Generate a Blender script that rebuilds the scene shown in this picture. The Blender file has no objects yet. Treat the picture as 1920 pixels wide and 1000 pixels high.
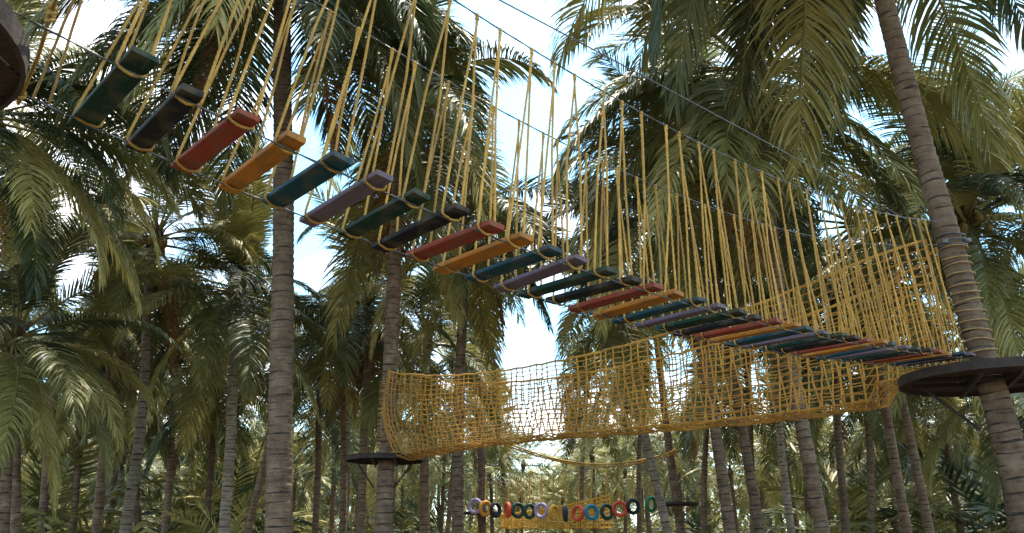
import bpy, math, random
import numpy as np
from mathutils import Vector

R = math.radians
SC = bpy.context.scene
COL = SC.collection

# ------------------------------------------------------------------ camera
PITCH, FPX, EYE = 18.71, 1558.0, 1.6
KB = 1.35                               # size of the bridge system against the survey units
cam_d = bpy.data.cameras.new("camera")
cam_d.sensor_width = 36.0
cam_d.lens = 36.0 * FPX / 1920.0
cam_d.clip_end = 2000.0
cam_d.clip_start = 0.05
cam = bpy.data.objects.new("camera", cam_d)
COL.objects.link(cam)
cam.location = (0, 0, EYE)
cam.rotation_euler = (R(90 + PITCH), 0, 0)
SC.camera = cam

# ------------------------------------------------------------------ sky, sun, exposure
SUN_EL, SUN_AZ = 62.0, 30.0           # azimuth clockwise from +Y (the view direction)
world = bpy.data.worlds.new("World")
SC.world = world
world.use_nodes = True
nt = world.node_tree
nt.nodes.clear()
wo = nt.nodes.new("ShaderNodeOutputWorld")
bg = nt.nodes.new("ShaderNodeBackground")
sky = nt.nodes.new("ShaderNodeTexSky")
sky.sky_type = 'NISHITA'
sky.sun_disc = False
sky.sun_elevation = R(SUN_EL)
sky.sun_rotation = R(SUN_AZ)
sky.air_density = 1.0
sky.dust_density = 1.0
bg.inputs['Strength'].default_value = 0.12
tc = nt.nodes.new("ShaderNodeTexCoord")
mp = nt.nodes.new("ShaderNodeMapping")
mp.inputs['Scale'].default_value = (1.0, 1.0, 1.7)
mp.inputs['Location'].default_value = (0.35, 0.2, 0.1)
nz = nt.nodes.new("ShaderNodeTexNoise")
nz.inputs['Scale'].default_value = 3.2
nz.inputs['Detail'].default_value = 8
nz.inputs['Roughness'].default_value = 0.58
cr = nt.nodes.new("ShaderNodeValToRGB")
cr.color_ramp.elements[0].position = 0.46
cr.color_ramp.elements[1].position = 0.63
mix = nt.nodes.new("ShaderNodeMix")
mix.data_type = 'RGBA'
cloud = mix.inputs['B']
cloud.default_value = (15.5, 15.3, 14.7, 1)
skyb = nt.nodes.new("ShaderNodeMix")
skyb.data_type = 'RGBA'
skyb.blend_type = 'MULTIPLY'
skyb.inputs['Factor'].default_value = 1.0
skyb.inputs['B'].default_value = (1.7, 2.55, 2.55, 1)
nt.links.new(tc.outputs['Generated'], mp.inputs['Vector'])
nt.links.new(mp.outputs['Vector'], nz.inputs['Vector'])
nt.links.new(nz.outputs['Fac'], cr.inputs['Fac'])
nt.links.new(cr.outputs['Color'], mix.inputs['Factor'])
nt.links.new(sky.outputs['Color'], skyb.inputs['A'])
nt.links.new(skyb.outputs['Result'], mix.inputs['A'])
nt.links.new(mix.outputs['Result'], bg.inputs['Color'])
nt.links.new(bg.outputs['Background'], wo.inputs['Surface'])

sun_d = bpy.data.lights.new("sun", 'SUN')
sun_d.energy = 5.0
sun_d.angle = R(0.5)
sun_d.color = (1.0, 0.91, 0.74)
sun = bpy.data.objects.new("sun", sun_d)
COL.objects.link(sun)
sv = Vector((math.sin(R(SUN_AZ)) * math.cos(R(SUN_EL)), math.cos(R(SUN_AZ)) * math.cos(R(SUN_EL)), math.sin(R(SUN_EL))))
sun.rotation_euler = sv.to_track_quat('Z', 'Y').to_euler()
sun.location = sv * 60

SC.view_settings.view_transform = 'Standard'
SC.view_settings.look = 'None'
SC.view_settings.gamma = 1.0
SC.view_settings.use_curve_mapping = False
SC.view_settings.exposure = 0.78
SC.render.engine = 'CYCLES'
SC.cycles.max_bounces = 6
SC.cycles.transparent_max_bounces = 4

# ------------------------------------------------------------------ surveying helpers
CP, SP = math.cos(R(PITCH)), math.sin(R(PITCH))


def ray(px, py):
    u, v = (px - 960) / FPX, (500 - py) / FPX
    return np.array([u, CP - SP * v, SP + CP * v])


def at(px, py, Y):
    d = ray(px, py)
    return d / d[1] * Y + np.array([0, 0, EYE])


def on_plane(px, py, p0, nrm):
    """where the sight line meets the vertical plane through p0 with horizontal normal nrm"""
    d = ray(px, py)
    k = (p0[0] * nrm[0] + p0[1] * nrm[1]) / (d[0] * nrm[0] + d[1] * nrm[1])
    return d * k + np.array([0, 0, EYE])


def pix(p):
    x, y, z = p[0], p[1], p[2] - EYE
    fw, up = y * CP + z * SP, -y * SP + z * CP
    return 960 + FPX * x / fw, 500 - FPX * up / fw


# ------------------------------------------------------------------ mesh helpers
class MB:
    def __init__(self):
        self.v, self.f, self.m, self.n = [], [], [], 0

    def add(self, verts, faces, mat=0):
        verts = np.asarray(verts, float).reshape(-1, 3)
        faces = np.asarray(faces, int)
        self.v.append(verts)
        self.f.append(faces + self.n)
        self.m.append(np.full(len(faces), mat))
        self.n += len(verts)

    def mesh(self, name, mats, smooth=True):
        me = bpy.data.meshes.new(name)
        V = np.concatenate(self.v)
        sizes = np.concatenate([np.full(len(f), f.shape[1]) for f in self.f])
        loops = np.concatenate([f.ravel() for f in self.f])
        me.vertices.add(len(V))
        me.vertices.foreach_set("co", V.ravel().astype(np.float32))
        me.loops.add(len(loops))
        me.loops.foreach_set("vertex_index", loops.astype(np.int32))
        me.polygons.add(len(sizes))
        me.polygons.foreach_set("loop_start", np.concatenate([[0], np.cumsum(sizes)[:-1]]).astype(np.int32))
        me.polygons.foreach_set("material_index", np.concatenate(self.m).astype(np.int32))
        me.polygons.foreach_set("use_smooth", np.full(len(sizes), smooth))
        for mt in (mats if isinstance(mats, (list, tuple)) else [mats]):
            me.materials.append(mt)
        me.update(calc_edges=True)
        me.validate()
        return me

    def build(self, name, mats, parent=None, smooth=True):
        return link(name, self.mesh(name, mats, smooth), parent)

    # ---- shapes
    def tube(self, P, r, sides=6, mat=0, closed=False, lobes=0, twist=0.0, caps=True):
        P = np.asarray(P, float)
        n = len(P)
        r = np.broadcast_to(np.asarray(r, float), (n,))
        T = np.roll(P, -1, 0) - np.roll(P, 1, 0) if closed else np.gradient(P, axis=0)
        T /= np.linalg.norm(T, axis=1, keepdims=True) + 1e-12
        U = np.zeros_like(P)
        a = np.array([1.0, 0, 0]) if abs(T[0, 0]) < 0.8 else np.array([0, 1.0, 0])
        u = np.cross(T[0], a)
        u /= np.linalg.norm(u)
        for i in range(n):
            u = u - T[i] * (u @ T[i])
            u /= np.linalg.norm(u) + 1e-12
            U[i] = u
        W = np.cross(T, U)
        ang = np.arange(sides) * 2 * math.pi / sides
        rad = np.ones(sides)
        if lobes:
            rad = 1.0 + lobes * np.where(np.arange(sides) % 2 == 0, 1, -1)
        ds = np.concatenate([[0], np.cumsum(np.linalg.norm(np.diff(P, axis=0), axis=1))])
        A = ang[None] + (ds * twist)[:, None]
        V = P[:, None] + (U[:, None] * np.cos(A)[..., None] + W[:, None] * np.sin(A)[..., None]) * (r[:, None] * rad[None])[..., None]
        i = np.arange(n if closed else n - 1)[:, None]
        j = np.arange(sides)[None]
        j2, i2 = (j + 1) % sides, (i + 1) % n
        F = np.stack([i * sides + j, i * sides + j2, i2 * sides + j2, i2 * sides + j], -1).reshape(-1, 4)
        self.add(V.reshape(-1, 3), F, mat)
        if caps and not closed:
            if sides == 4:
                self.add(V[0], [[3, 2, 1, 0]], mat)
                self.add(V[-1], [[0, 1, 2, 3]], mat)
            elif sides > 4:
                for ring, c, flip in ((V[0], P[0], 1), (V[-1], P[-1], 0)):
                    k = np.arange(sides)
                    f = np.stack([k, (k + 1) % sides, np.full(sides, sides)], 1)
                    self.add(np.vstack([ring, c]), f[:, ::-1] if flip else f, mat)

    def blob(self, c, r, seg=8, rings=6, mat=0, seed=None, jit=0.0):
        th = np.linspace(0, math.pi, rings + 1)[1:-1]
        ph = np.arange(seg) * 2 * math.pi / seg
        r = np.broadcast_to(np.asarray(r, float), (3,))
        V = np.stack([np.sin(th)[:, None] * np.cos(ph), np.sin(th)[:, None] * np.sin(ph), np.cos(th)[:, None] + 0 * ph], -1).reshape(-1, 3)
        V = np.vstack([V, [0, 0, 1], [0, 0, -1]])
        if jit:
            V = V * (1 + np.random.default_rng(seed).uniform(-jit, jit, (len(V), 1)))
        V = V * r + np.asarray(c)
        i = np.arange(rings - 2)[:, None]
        j = np.arange(seg)[None]
        j2 = (j + 1) % seg
        self.add(V, np.stack([i * seg + j, (i + 1) * seg + j, (i + 1) * seg + j2, i * seg + j2], -1).reshape(-1, 4), mat)
        k = np.arange(seg)
        n0 = len(V) - 2
        base = self.n - len(V)
        self.f.append(np.stack([k, (k + 1) % seg, np.full(seg, n0)], 1) + base)
        self.m.append(np.full(seg, mat))
        o = (rings - 2) * seg
        self.f.append(np.stack([o + (k + 1) % seg, o + k, np.full(seg, n0 + 1)], 1) + base)
        self.m.append(np.full(seg, mat))

    def octas(self, C, r, mat=0):
        C = np.asarray(C, float)
        o = np.array([[1, 0, 0], [0, 1, 0], [-1, 0, 0], [0, -1, 0], [0, 0, 1], [0, 0, -1]], float)
        V = (C[:, None] + o[None] * np.reshape(r, (-1, 1, 1))).reshape(-1, 3)
        t = np.array([[0, 1, 4], [1, 2, 4], [2, 3, 4], [3, 0, 4], [1, 0, 5], [2, 1, 5], [3, 2, 5], [0, 3, 5]])
        self.add(V, (t[None] + np.arange(len(C))[:, None, None] * 6).reshape(-1, 3), mat)

    def box(self, c, ax, half, bev=0.0, mat=0):
        """box with axes ax (3x3 rows) and half sizes; edges along the first axis chamfered"""
        c, ax, h = np.asarray(c, float), np.asarray(ax, float), np.asarray(half, float)
        b = bev
        prof = np.array([[-h[1] + b, -h[2]], [h[1] - b, -h[2]], [h[1], -h[2] + b], [h[1], h[2] - b],
                         [h[1] - b, h[2]], [-h[1] + b, h[2]], [-h[1], h[2] - b], [-h[1], -h[2] + b]])
        xs = [(-h[0], 1 - b / max(h[2], 1e-6) * .5), (-h[0] + b, 1), (h[0] - b, 1), (h[0], 1 - b / max(h[2], 1e-6) * .5)]
        V = np.concatenate([[c + ax[0] * x + ax[1] * p[0] * (s if s == 1 else 1 - b / h[1]) + ax[2] * p[1] * s for p in prof] for x, s in xs])
        F = []
        for i in range(3):
            for j in range(8):
                F.append([i * 8 + j, i * 8 + (j + 1) % 8, (i + 1) * 8 + (j + 1) % 8, (i + 1) * 8 + j])
        self.add(V, F, mat)
        self.add(V[:8], [list(range(7, -1, -1))], mat)
        self.add(V[24:], [list(range(8))], mat)


def link(name, me, parent=None):
    o = bpy.data.objects.new(name, me)
    COL.objects.link(o)
    if parent is not None:
        o.parent = parent
    return o


def tag(o, label=None, cat=None, group=None, kind=None):
    if label:
        o["label"] = label
    if cat:
        o["category"] = cat
    if group:
        o["group"] = group
    if kind:
        o["kind"] = kind
    return o


def thing(name, loc, label, cat, group=None):
    o = bpy.data.objects.new(name, None)
    COL.objects.link(o)
    o.empty_display_size = 0.2
    o.location = loc
    return tag(o, label, cat, group)


# ------------------------------------------------------------------ materials
def new_mat(name):
    m = bpy.data.materials.new(name)
    m.use_nodes = True
    t = m.node_tree
    return m, t, t.nodes['Principled BSDF'], t.nodes['Material Output']


def noise_mat(name, c1, c2, scale=8, rough=0.7, bump=0.2, bump_scale=None, spec=0.3, stretch=(1, 1, 1), lo=0.35, hi=0.65, rnd=0.0):
    m, t, p, out = new_mat(name)
    co = t.nodes.new("ShaderNodeTexCoord")
    mpn = t.nodes.new("ShaderNodeMapping")
    mpn.inputs['Scale'].default_value = stretch
    n = t.nodes.new("ShaderNodeTexNoise")
    n.inputs['Scale'].default_value = scale
    n.inputs['Detail'].default_value = 6
    n.inputs['Roughness'].default_value = 0.65
    r = t.nodes.new("ShaderNodeValToRGB")
    r.color_ramp.elements[0].position = lo
    r.color_ramp.elements[1].position = hi
    r.color_ramp.elements[0].color = (*c1, 1)
    r.color_ramp.elements[1].color = (*c2, 1)
    t.links.new(co.outputs['Object'], mpn.inputs['Vector'])
    t.links.new(mpn.outputs['Vector'], n.inputs['Vector'])
    t.links.new(n.outputs['Fac'], r.inputs['Fac'])
    last = r.outputs['Color']
    if rnd:
        oi = t.nodes.new("ShaderNodeObjectInfo")
        mr = t.nodes.new("ShaderNodeMapRange")
        mr.inputs['To Min'].default_value = 1 - rnd
        mr.inputs['To Max'].default_value = 1 + rnd
        mx = t.nodes.new("ShaderNodeMix")
        mx.data_type = 'RGBA'
        mx.blend_type = 'MULTIPLY'
        mx.inputs['Factor'].default_value = 1
        t.links.new(oi.outputs['Random'], mr.inputs['Value'])
        t.links.new(mr.outputs['Result'], mx.inputs['B'])
        t.links.new(last, mx.inputs['A'])
        last = mx.outputs['Result']
    t.links.new(last, p.inputs['Base Color'])
    p.inputs['Roughness'].default_value = rough
    p.inputs['Specular IOR Level'].default_value = spec
    if bump:
        b = t.nodes.new("ShaderNodeBump")
        b.inputs['Strength'].default_value = bump
        b.inputs['Distance'].default_value = 0.01
        n2 = t.nodes.new("ShaderNodeTexNoise")
        n2.inputs['Scale'].default_value = bump_scale or scale * 4
        n2.inputs['Detail'].default_value = 4
        t.links.new(mpn.outputs['Vector'], n2.inputs['Vector'])
        t.links.new(n2.outputs['Fac'], b.inputs['Height'])
        t.links.new(b.outputs['Normal'], p.inputs['Normal'])
    return m


def leaf_mat(name, ca, cb, cc, trans=0.25, rough=0.42):
    """leaf blades: colour differs from leaf cluster to leaf cluster and from frond to frond"""
    m, t, p, out = new_mat(name)
    oi = t.nodes.new("ShaderNodeObjectInfo")
    co = t.nodes.new("ShaderNodeTexCoord")
    n = t.nodes.new("ShaderNodeTexNoise")
    n.inputs['Scale'].default_value = 1.3
    n.inputs['Detail'].default_value = 3
    ad = t.nodes.new("ShaderNodeMath")
    ad.operation = 'ADD'
    sc = t.nodes.new("ShaderNodeMapRange")
    sc.inputs['To Min'].default_value = -0.28
    sc.inputs['To Max'].default_value = 0.28
    r = t.nodes.new("ShaderNodeValToRGB")
    r.color_ramp.elements[0].position = 0.25
    r.color_ramp.elements[0].color = (*ca, 1)
    r.color_ramp.elements[1].position = 0.80
    r.color_ramp.elements[1].color = (*cc, 1)
    e = r.color_ramp.elements.new(0.52)
    e.color = (*cb, 1)
    t.links.new(oi.outputs['Random'], sc.inputs['Value'])
    t.links.new(co.outputs['Object'], n.inputs['Vector'])
    t.links.new(n.outputs['Fac'], ad.inputs[0])
    t.links.new(sc.outputs['Result'], ad.inputs[1])
    t.links.new(ad.outputs['Value'], r.inputs['Fac'])
    t.links.new(r.outputs['Color'], p.inputs['Base Color'])
    p.inputs['Roughness'].default_value = rough
    p.inputs['Specular IOR Level'].default_value = 0.45
    tr = t.nodes.new("ShaderNodeBsdfTranslucent")
    t.links.new(r.outputs['Color'], tr.inputs['Color'])
    ms = t.nodes.new("ShaderNodeMixShader")
    ms.inputs['Fac'].default_value = trans
    t.links.new(p.outputs['BSDF'], ms.inputs[1])
    t.links.new(tr.outputs['BSDF'], ms.inputs[2])
    t.links.new(ms.outputs['Shader'], out.inputs['Surface'])
    return m


def bark_mat(name, dark, mid, light, freq):
    """palm bark: ring scars across the trunk, blotches of lichen"""
    m, t, p, out = new_mat(name)
    co = t.nodes.new("ShaderNodeTexCoord")
    oi = t.nodes.new("ShaderNodeObjectInfo")
    w = t.nodes.new("ShaderNodeTexWave")
    w.bands_direction = 'Z'
    w.wave_profile = 'SAW'
    w.inputs['Scale'].default_value = freq
    w.inputs['Distortion'].default_value = 2.6
    w.inputs['Detail'].default_value = 3
    w.inputs['Detail Scale'].default_value = 1.6
    n = t.nodes.new("ShaderNodeTexNoise")
    n.inputs['Scale'].default_value = 5
    n.inputs['Detail'].default_value = 7
    n.inputs['Roughness'].default_value = 0.7
    r1 = t.nodes.new("ShaderNodeValToRGB")
    r1.color_ramp.elements[0].position = 0.0
    r1.color_ramp.elements[0].color = (*dark, 1)
    r1.color_ramp.elements[1].position = 0.35
    r1.color_ramp.elements[1].color = (*mid, 1)
    r2 = t.nodes.new("ShaderNodeValToRGB")
    r2.color_ramp.elements[0].position = 0.40
    r2.color_ramp.elements[0].color = (0, 0, 0, 1)
    r2.color_ramp.elements[1].position = 0.70
    r2.color_ramp.elements[1].color = (0.85, 0.85, 0.85, 1)
    mx = t.nodes.new("ShaderNodeMix")
    mx.data_type = 'RGBA'
    mx.inputs['B'].default_value = (*light, 1)
    mr = t.nodes.new("ShaderNodeMapRange")
    mr.inputs['To Min'].default_value = 0.75
    mr.inputs['To Max'].default_value = 1.2
    mm = t.nodes.new("ShaderNodeMix")
    mm.data_type = 'RGBA'
    mm.blend_type = 'MULTIPLY'
    mm.inputs['Factor'].default_value = 1
    t.links.new(co.outputs['Object'], w.inputs['Vector'])
    t.links.new(co.outputs['Object'], n.inputs['Vector'])
    t.links.new(w.outputs['Fac'], r1.inputs['Fac'])
    t.links.new(n.outputs['Fac'], r2.inputs['Fac'])
    t.links.new(r1.outputs['Color'], mx.inputs['A'])
    t.links.new(r2.outputs['Color'], mx.inputs['Factor'])
    t.links.new(oi.outputs['Random'], mr.inputs['Value'])
    t.links.new(mx.outputs['Result'], mm.inputs['A'])
    t.links.new(mr.outputs['Result'], mm.inputs['B'])
    t.links.new(mm.outputs['Result'], p.inputs['Base Color'])
    p.inputs['Roughness'].default_value = 0.9
    p.inputs['Specular IOR Level'].default_value = 0.15
    b = t.nodes.new("ShaderNodeBump")
    b.inputs['Strength'].default_value = 0.6
    b.inputs['Distance'].default_value = 0.015
    ad = t.nodes.new("ShaderNodeMath")
    ad.operation = 'ADD'
    n3 = t.nodes.new("ShaderNodeTexNoise")
    n3.inputs['Scale'].default_value = 28
    n3.inputs['Detail'].default_value = 5
    t.links.new(co.outputs['Object'], n3.inputs['Vector'])
    t.links.new(n3.outputs['Fac'], ad.inputs[0])
    t.links.new(w.outputs['Fac'], ad.inputs[1])
    t.links.new(ad.outputs['Value'], b.inputs['Height'])
    t.links.new(b.outputs['Normal'], p.inputs['Normal'])
    return m


M = {}
M['leaf'] = leaf_mat('palm_leaf', (0.036, 0.060, 0.028), (0.172, 0.172, 0.050), (0.420, 0.368, 0.125), trans=0.13, rough=0.52)
M['leaf_dead'] = leaf_mat('dead_palm_leaf', (0.12, 0.06, 0.025), (0.24, 0.115, 0.042), (0.36, 0.19, 0.07), trans=0.15, rough=0.8)
M['rachis'] = noise_mat('leaf_stalk', (0.13, 0.11, 0.035), (0.24, 0.19, 0.06), 3, 0.5, 0.05, rnd=0.3)
M['rachis_dead'] = noise_mat('dead_leaf_stalk', (0.14, 0.08, 0.04), (0.22, 0.13, 0.06), 3, 0.8, 0.05)
M['heart'] = noise_mat('crown_fibre', (0.045, 0.03, 0.018), (0.15, 0.10, 0.05), 9, 0.95, 0.6, stretch=(1, 1, 0.3))
M['bark'] = bark_mat('palm_bark', (0.070, 0.045, 0.031), (0.135, 0.088, 0.061), (0.29, 0.205, 0.15), 2.9)
M['bark_pale'] = bark_mat('pale_palm_bark', (0.11, 0.085, 0.068), (0.24, 0.19, 0.15), (0.40, 0.33, 0.27), 2.9)
M['scar_shadow'] = noise_mat('leaf_scar_rim_shadow', (0.020, 0.015, 0.012), (0.050, 0.038, 0.030), 14, 0.95, 0.5)  # leaf scars' own dark tone plus painted shadow of the raised rims
M['coconut'] = noise_mat('coconut_husk', (0.16, 0.12, 0.03), (0.30, 0.17, 0.05), 6, 0.5, 0.1, rnd=0.25)
M['rope'] = noise_mat('yellow_rope', (0.37, 0.195, 0.038), (0.56, 0.325, 0.080), 14, 0.75, 0.25, 120, rnd=0.25)
def grime(m, sc, amount):
    """grey-brown handling dirt in long patches"""
    t = m.node_tree
    p = t.nodes['Principled BSDF']
    src = p.inputs['Base Color'].links[0].from_socket
    co = t.nodes.new('ShaderNodeTexCoord')
    n = t.nodes.new('ShaderNodeTexNoise')
    n.inputs['Scale'].default_value = sc
    n.inputs['Detail'].default_value = 5
    r = t.nodes.new('ShaderNodeMapRange')
    r.inputs['From Min'].default_value = .50
    r.inputs['From Max'].default_value = .72
    r.inputs['To Max'].default_value = amount
    mx = t.nodes.new('ShaderNodeMix')
    mx.data_type = 'RGBA'
    mx.inputs['B'].default_value = (.13, .095, .06, 1)
    t.links.new(co.outputs['Object'], n.inputs['Vector'])
    t.links.new(n.outputs['Fac'], r.inputs['Value'])
    t.links.new(r.outputs['Result'], mx.inputs['Factor'])
    t.links.new(src, mx.inputs['A'])
    t.links.new(mx.outputs['Result'], p.inputs['Base Color'])
    return m


grime(M['rope'], 3.5, .5)
M['rope_old'] = noise_mat('weathered_rope', (0.27, 0.155, 0.055), (0.42, 0.265, 0.105), 12, 0.85, 0.25, 120, rnd=0.12)
M['net'] = noise_mat('net_rope', (0.32, 0.142, 0.022), (0.58, 0.30, 0.055), 2.2, 0.75, 0.2, 90, rnd=0.1)
grime(M['net'], 1.6, .35)
M['net_far'] = noise_mat('far_net_rope', (0.50, 0.25, 0.02), (0.66, 0.38, 0.05), 3, 0.75, 0.2, 90)
M['steel'] = noise_mat('steel_cable', (0.05, 0.05, 0.055), (0.13, 0.13, 0.14), 30, 0.45, 0.2, spec=0.6)
M['deck'] = noise_mat('old_deck_wood', (0.022, 0.014, 0.010), (0.075, 0.044, 0.027), 6, 0.8, 0.4, stretch=(1, 9, 9))
M['iron'] = noise_mat('rusty_strut', (0.018, 0.014, 0.013), (0.05, 0.032, 0.026), 12, 0.7, 0.3)
M['soil'] = noise_mat('sandy_soil', (0.09, 0.072, 0.042), (0.19, 0.15, 0.09), 0.6, 0.95, 0.5, 6)
M['grass'] = leaf_mat('undergrowth_leaf', (0.025, 0.04, 0.013), (0.05, 0.065, 0.02), (0.11, 0.11, 0.035))

for k_ in ('bark', 'bark_pale'):
    grime(M[k_], 1.1, .55)

PAINT = {
    'green': (0.004, 0.042, 0.029), 'black': (0.007, 0.008, 0.013), 'red': (0.36, 0.055, 0.030),
    'orange': (0.58, 0.215, 0.024), 'teal': (0.008, 0.068, 0.105), 'lilac': (0.185, 0.14, 0.215),
}


def paint_mat(name, c):
    """brushed board paint, worn through to the wood along the grain"""
    m, t, p, out = new_mat(name)
    co = t.nodes.new("ShaderNodeTexCoord")
    mpn = t.nodes.new("ShaderNodeMapping")
    mpn.inputs['Scale'].default_value = (2.5, 22, 22)
    n = t.nodes.new("ShaderNodeTexNoise")
    n.inputs['Scale'].default_value = 3.0
    n.inputs['Detail'].default_value = 6
    n.inputs['Roughness'].default_value = 0.7
    oi = t.nodes.new("ShaderNodeObjectInfo")
    va = t.nodes.new("ShaderNodeVectorMath")
    va.operation = 'ADD'
    r = t.nodes.new("ShaderNodeValToRGB")
    r.color_ramp.elements[0].position = 0.30
    r.color_ramp.elements[0].color = (*(x * 0.5 for x in c), 1)
    r.color_ramp.elements[1].position = 0.62
    r.color_ramp.elements[1].color = (*(x * 0.82 for x in c), 1)
    e = r.color_ramp.elements.new(0.70)
    e.color = (*(x * 0.6 + y * .4 for x, y in zip(c, (.20, .15, .10))), 1)
    e = r.color_ramp.elements.new(0.20)
    e.color = (*(x * 0.28 + .004 for x in c), 1)
    t.links.new(co.outputs['Object'], va.inputs[0])
    t.links.new(oi.outputs['Random'], va.inputs[1])
    t.links.new(va.outputs['Vector'], mpn.inputs['Vector'])
    t.links.new(mpn.outputs['Vector'], n.inputs['Vector'])
    t.links.new(n.outputs['Fac'], r.inputs['Fac'])
    t.links.new(r.outputs['Color'], p.inputs['Base Color'])
    p.inputs['Roughness'].default_value = 0.7
    p.inputs['Specular IOR Level'].default_value = 0.2
    b = t.nodes.new("ShaderNodeBump")
    b.inputs['Strength'].default_value = 0.25
    b.inputs['Distance'].default_value = 0.004
    t.links.new(n.outputs['Fac'], b.inputs['Height'])
    t.links.new(b.outputs['Normal'], p.inputs['Normal'])
    return m


for k_, c_ in PAINT.items():
    M['paint_' + k_] = grime(paint_mat(k_ + '_board_paint', c_), 7, .6)
TYRE = {'lilac': (0.36, 0.28, 0.46), 'orange': (0.62, 0.27, 0.04), 'black': (0.018, 0.018, 0.022), 'red': (0.60, 0.085, 0.04),
        'dark green': (0.012, 0.055, 0.04), 'yellow': (0.62, 0.33, 0.04), 'blue': (0.02, 0.22, 0.36), 'navy': (0.02, 0.03, 0.07),
        'green': (0.02, 0.16, 0.085)}
for k_, c_ in TYRE.items():
    M['tyre_' + k_] = noise_mat(k_.replace(' ', '_') + '_tyre_paint', tuple(x * 0.75 for x in c_), tuple(x * 1.1 for x in c_), 9, 0.6, 0.2)

# ------------------------------------------------------------------ ground
g = MB()
xs = np.concatenate([np.linspace(-700, -70, 8), np.linspace(-60, 60, 61), np.linspace(70, 700, 8)])
ys = np.concatenate([np.linspace(-700, -30, 8), np.linspace(-20, 100, 61), np.linspace(110, 900, 8)])
GX, GY = np.meshgrid(xs, ys, indexing='ij')
GZ = 0.05 * np.sin(GX * 0.7) * np.cos(GY * 0.53) + 0.03 * np.sin(GX * 1.9 + GY * 1.3)
ny = len(ys)
ii, jj = np.meshgrid(np.arange(len(xs) - 1), np.arange(ny - 1), indexing='ij')
q = (ii * ny + jj).ravel()
g.add(np.stack([GX, GY, GZ], -1).reshape(-1, 3), np.stack([q, q + ny, q + ny + 1, q + 1], 1))
tag(g.build('ground', M['soil']), kind='structure')

# ------------------------------------------------------------------ palm fronds
UPZ = np.array([0, 0, 1.0])


def frond(mb, elev, L, nleaf, seg, lmax, droop, roll, rng, wid, bend, az=0.0, org=(0, 0, 0), mats=(0, 1), swing=0.0, rs=4):
    n = 15
    s = np.linspace(0, 1, n)
    th = np.radians(np.maximum(elev - bend * s ** 1.35, -86))
    yaw = np.radians(swing) * s ** 1.5
    step = L / (n - 1)
    T = np.stack([np.cos(th) * np.cos(yaw), np.cos(th) * np.sin(yaw), np.sin(th)], 1)
    P = np.vstack([[0, 0, 0], np.cumsum((T[1:] + T[:-1]) / 2 * step, 0)])
    ca, sa = math.cos(az), math.sin(az)
    Rz = np.array([[ca, -sa, 0], [sa, ca, 0], [0, 0, 1]])
    r = L * np.interp(s, [0, .06, .2, 1], [.0125, .008, .0055, .0012])
    mb.tube(P @ Rz.T + org, r, rs, mats[1], caps=False)
    ls = np.linspace(0.17, 0.995, nleaf)
    V, F = [], []
    cnt = 0
    for side in (-1, 1):
        l = np.clip(ls + rng.normal(0, 0.25 / nleaf, nleaf), .15, .997)
        keep = rng.random(nleaf) > 0.05
        l = l[keep]
        m = len(l)
        p = np.stack([np.interp(l, s, P[:, k]) for k in range(3)], 1)
        t = np.stack([np.interp(l, s, T[:, k]) for k in range(3)], 1)
        t /= np.linalg.norm(t, axis=1, keepdims=True)
        yv = np.array([0, 1.0, 0])
        N = np.cross(t, yv)
        N /= np.linalg.norm(N, axis=1, keepdims=True)
        N *= np.where(N[:, 2:3] < 0, -1, 1) if elev > -60 else 1
        S0 = np.cross(N, t)
        ro = np.radians(roll) * (0.3 + 0.7 * l)[:, None]
        S = (S0 * np.cos(ro) + N * np.sin(ro)) * side
        N2 = N * np.cos(ro) - S0 * np.sin(ro)
        a = np.radians(np.interp(l, [0, .25, .6, 1], [74, 66, 52, 22]) + rng.normal(0, 4, m))[:, None]
        d = t * np.cos(a) + S * np.sin(a) + N2 * (0.16 + rng.normal(0, 0.06, m))[:, None]
        d /= np.linalg.norm(d, axis=1, keepdims=True)
        ln = lmax * np.interp(l, [.15, .26, .45, .7, .9, 1], [.55, .9, 1, .85, .55, .34]) * rng.uniform(.86, 1.1, m)
        tw = np.radians(rng.normal(12, 20, m))[:, None]
        wv = t * np.cos(tw) + N2 * np.sin(tw) * side
        w = wid * np.interp(l, [.15, .4, .8, 1], [.75, 1, .9, .5])
        dr = droop * rng.uniform(.65, 1.35, m)
        ring = []
        ww = np.interp(np.linspace(0, 1, seg + 1), [0, .3, .7, 1], [.55, 1, .75, .06])
        for k in range(seg + 1):
            wk = wv - d * np.sum(wv * d, 1, keepdims=True)
            wk /= np.linalg.norm(wk, axis=1, keepdims=True) + 1e-9
            h = wk * (w * ww[k] / 2)[:, None]
            ring.append(np.stack([p - h, p + h], 1))
            p = p + d * (ln / seg)[:, None]
            d = d - UPZ * (dr * 2.0 / seg * (0.5 + k / seg))[:, None]
            d /= np.linalg.norm(d, axis=1, keepdims=True)
        ring = np.stack(ring, 1)                      # m, seg+1, 2, 3
        V.append(ring.reshape(-1, 3))
        b = np.arange(m)[:, None] * (seg + 1) * 2 + np.arange(seg)[None] * 2
        F.append((np.stack([b, b + 1, b + 3, b + 2], -1).reshape(-1, 4)) + cnt)
        cnt += len(V[-1])
    mb.add(np.concatenate(V) @ Rz.T + org, np.concatenate(F), mats[0])


# shared frond shapes by age: (elevation of the stalk, bend, droop)
AGES = [(80, 40, .25), (66, 56, .3), (52, 66, .4), (38, 70, .5), (24, 72, .65), (10, 70, .8), (-6, 66, .95), (-24, 54, 1.0), (-46, 38, 1.05)]
FR, FRP = {}, {}
rg = np.random.default_rng(7)


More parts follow.
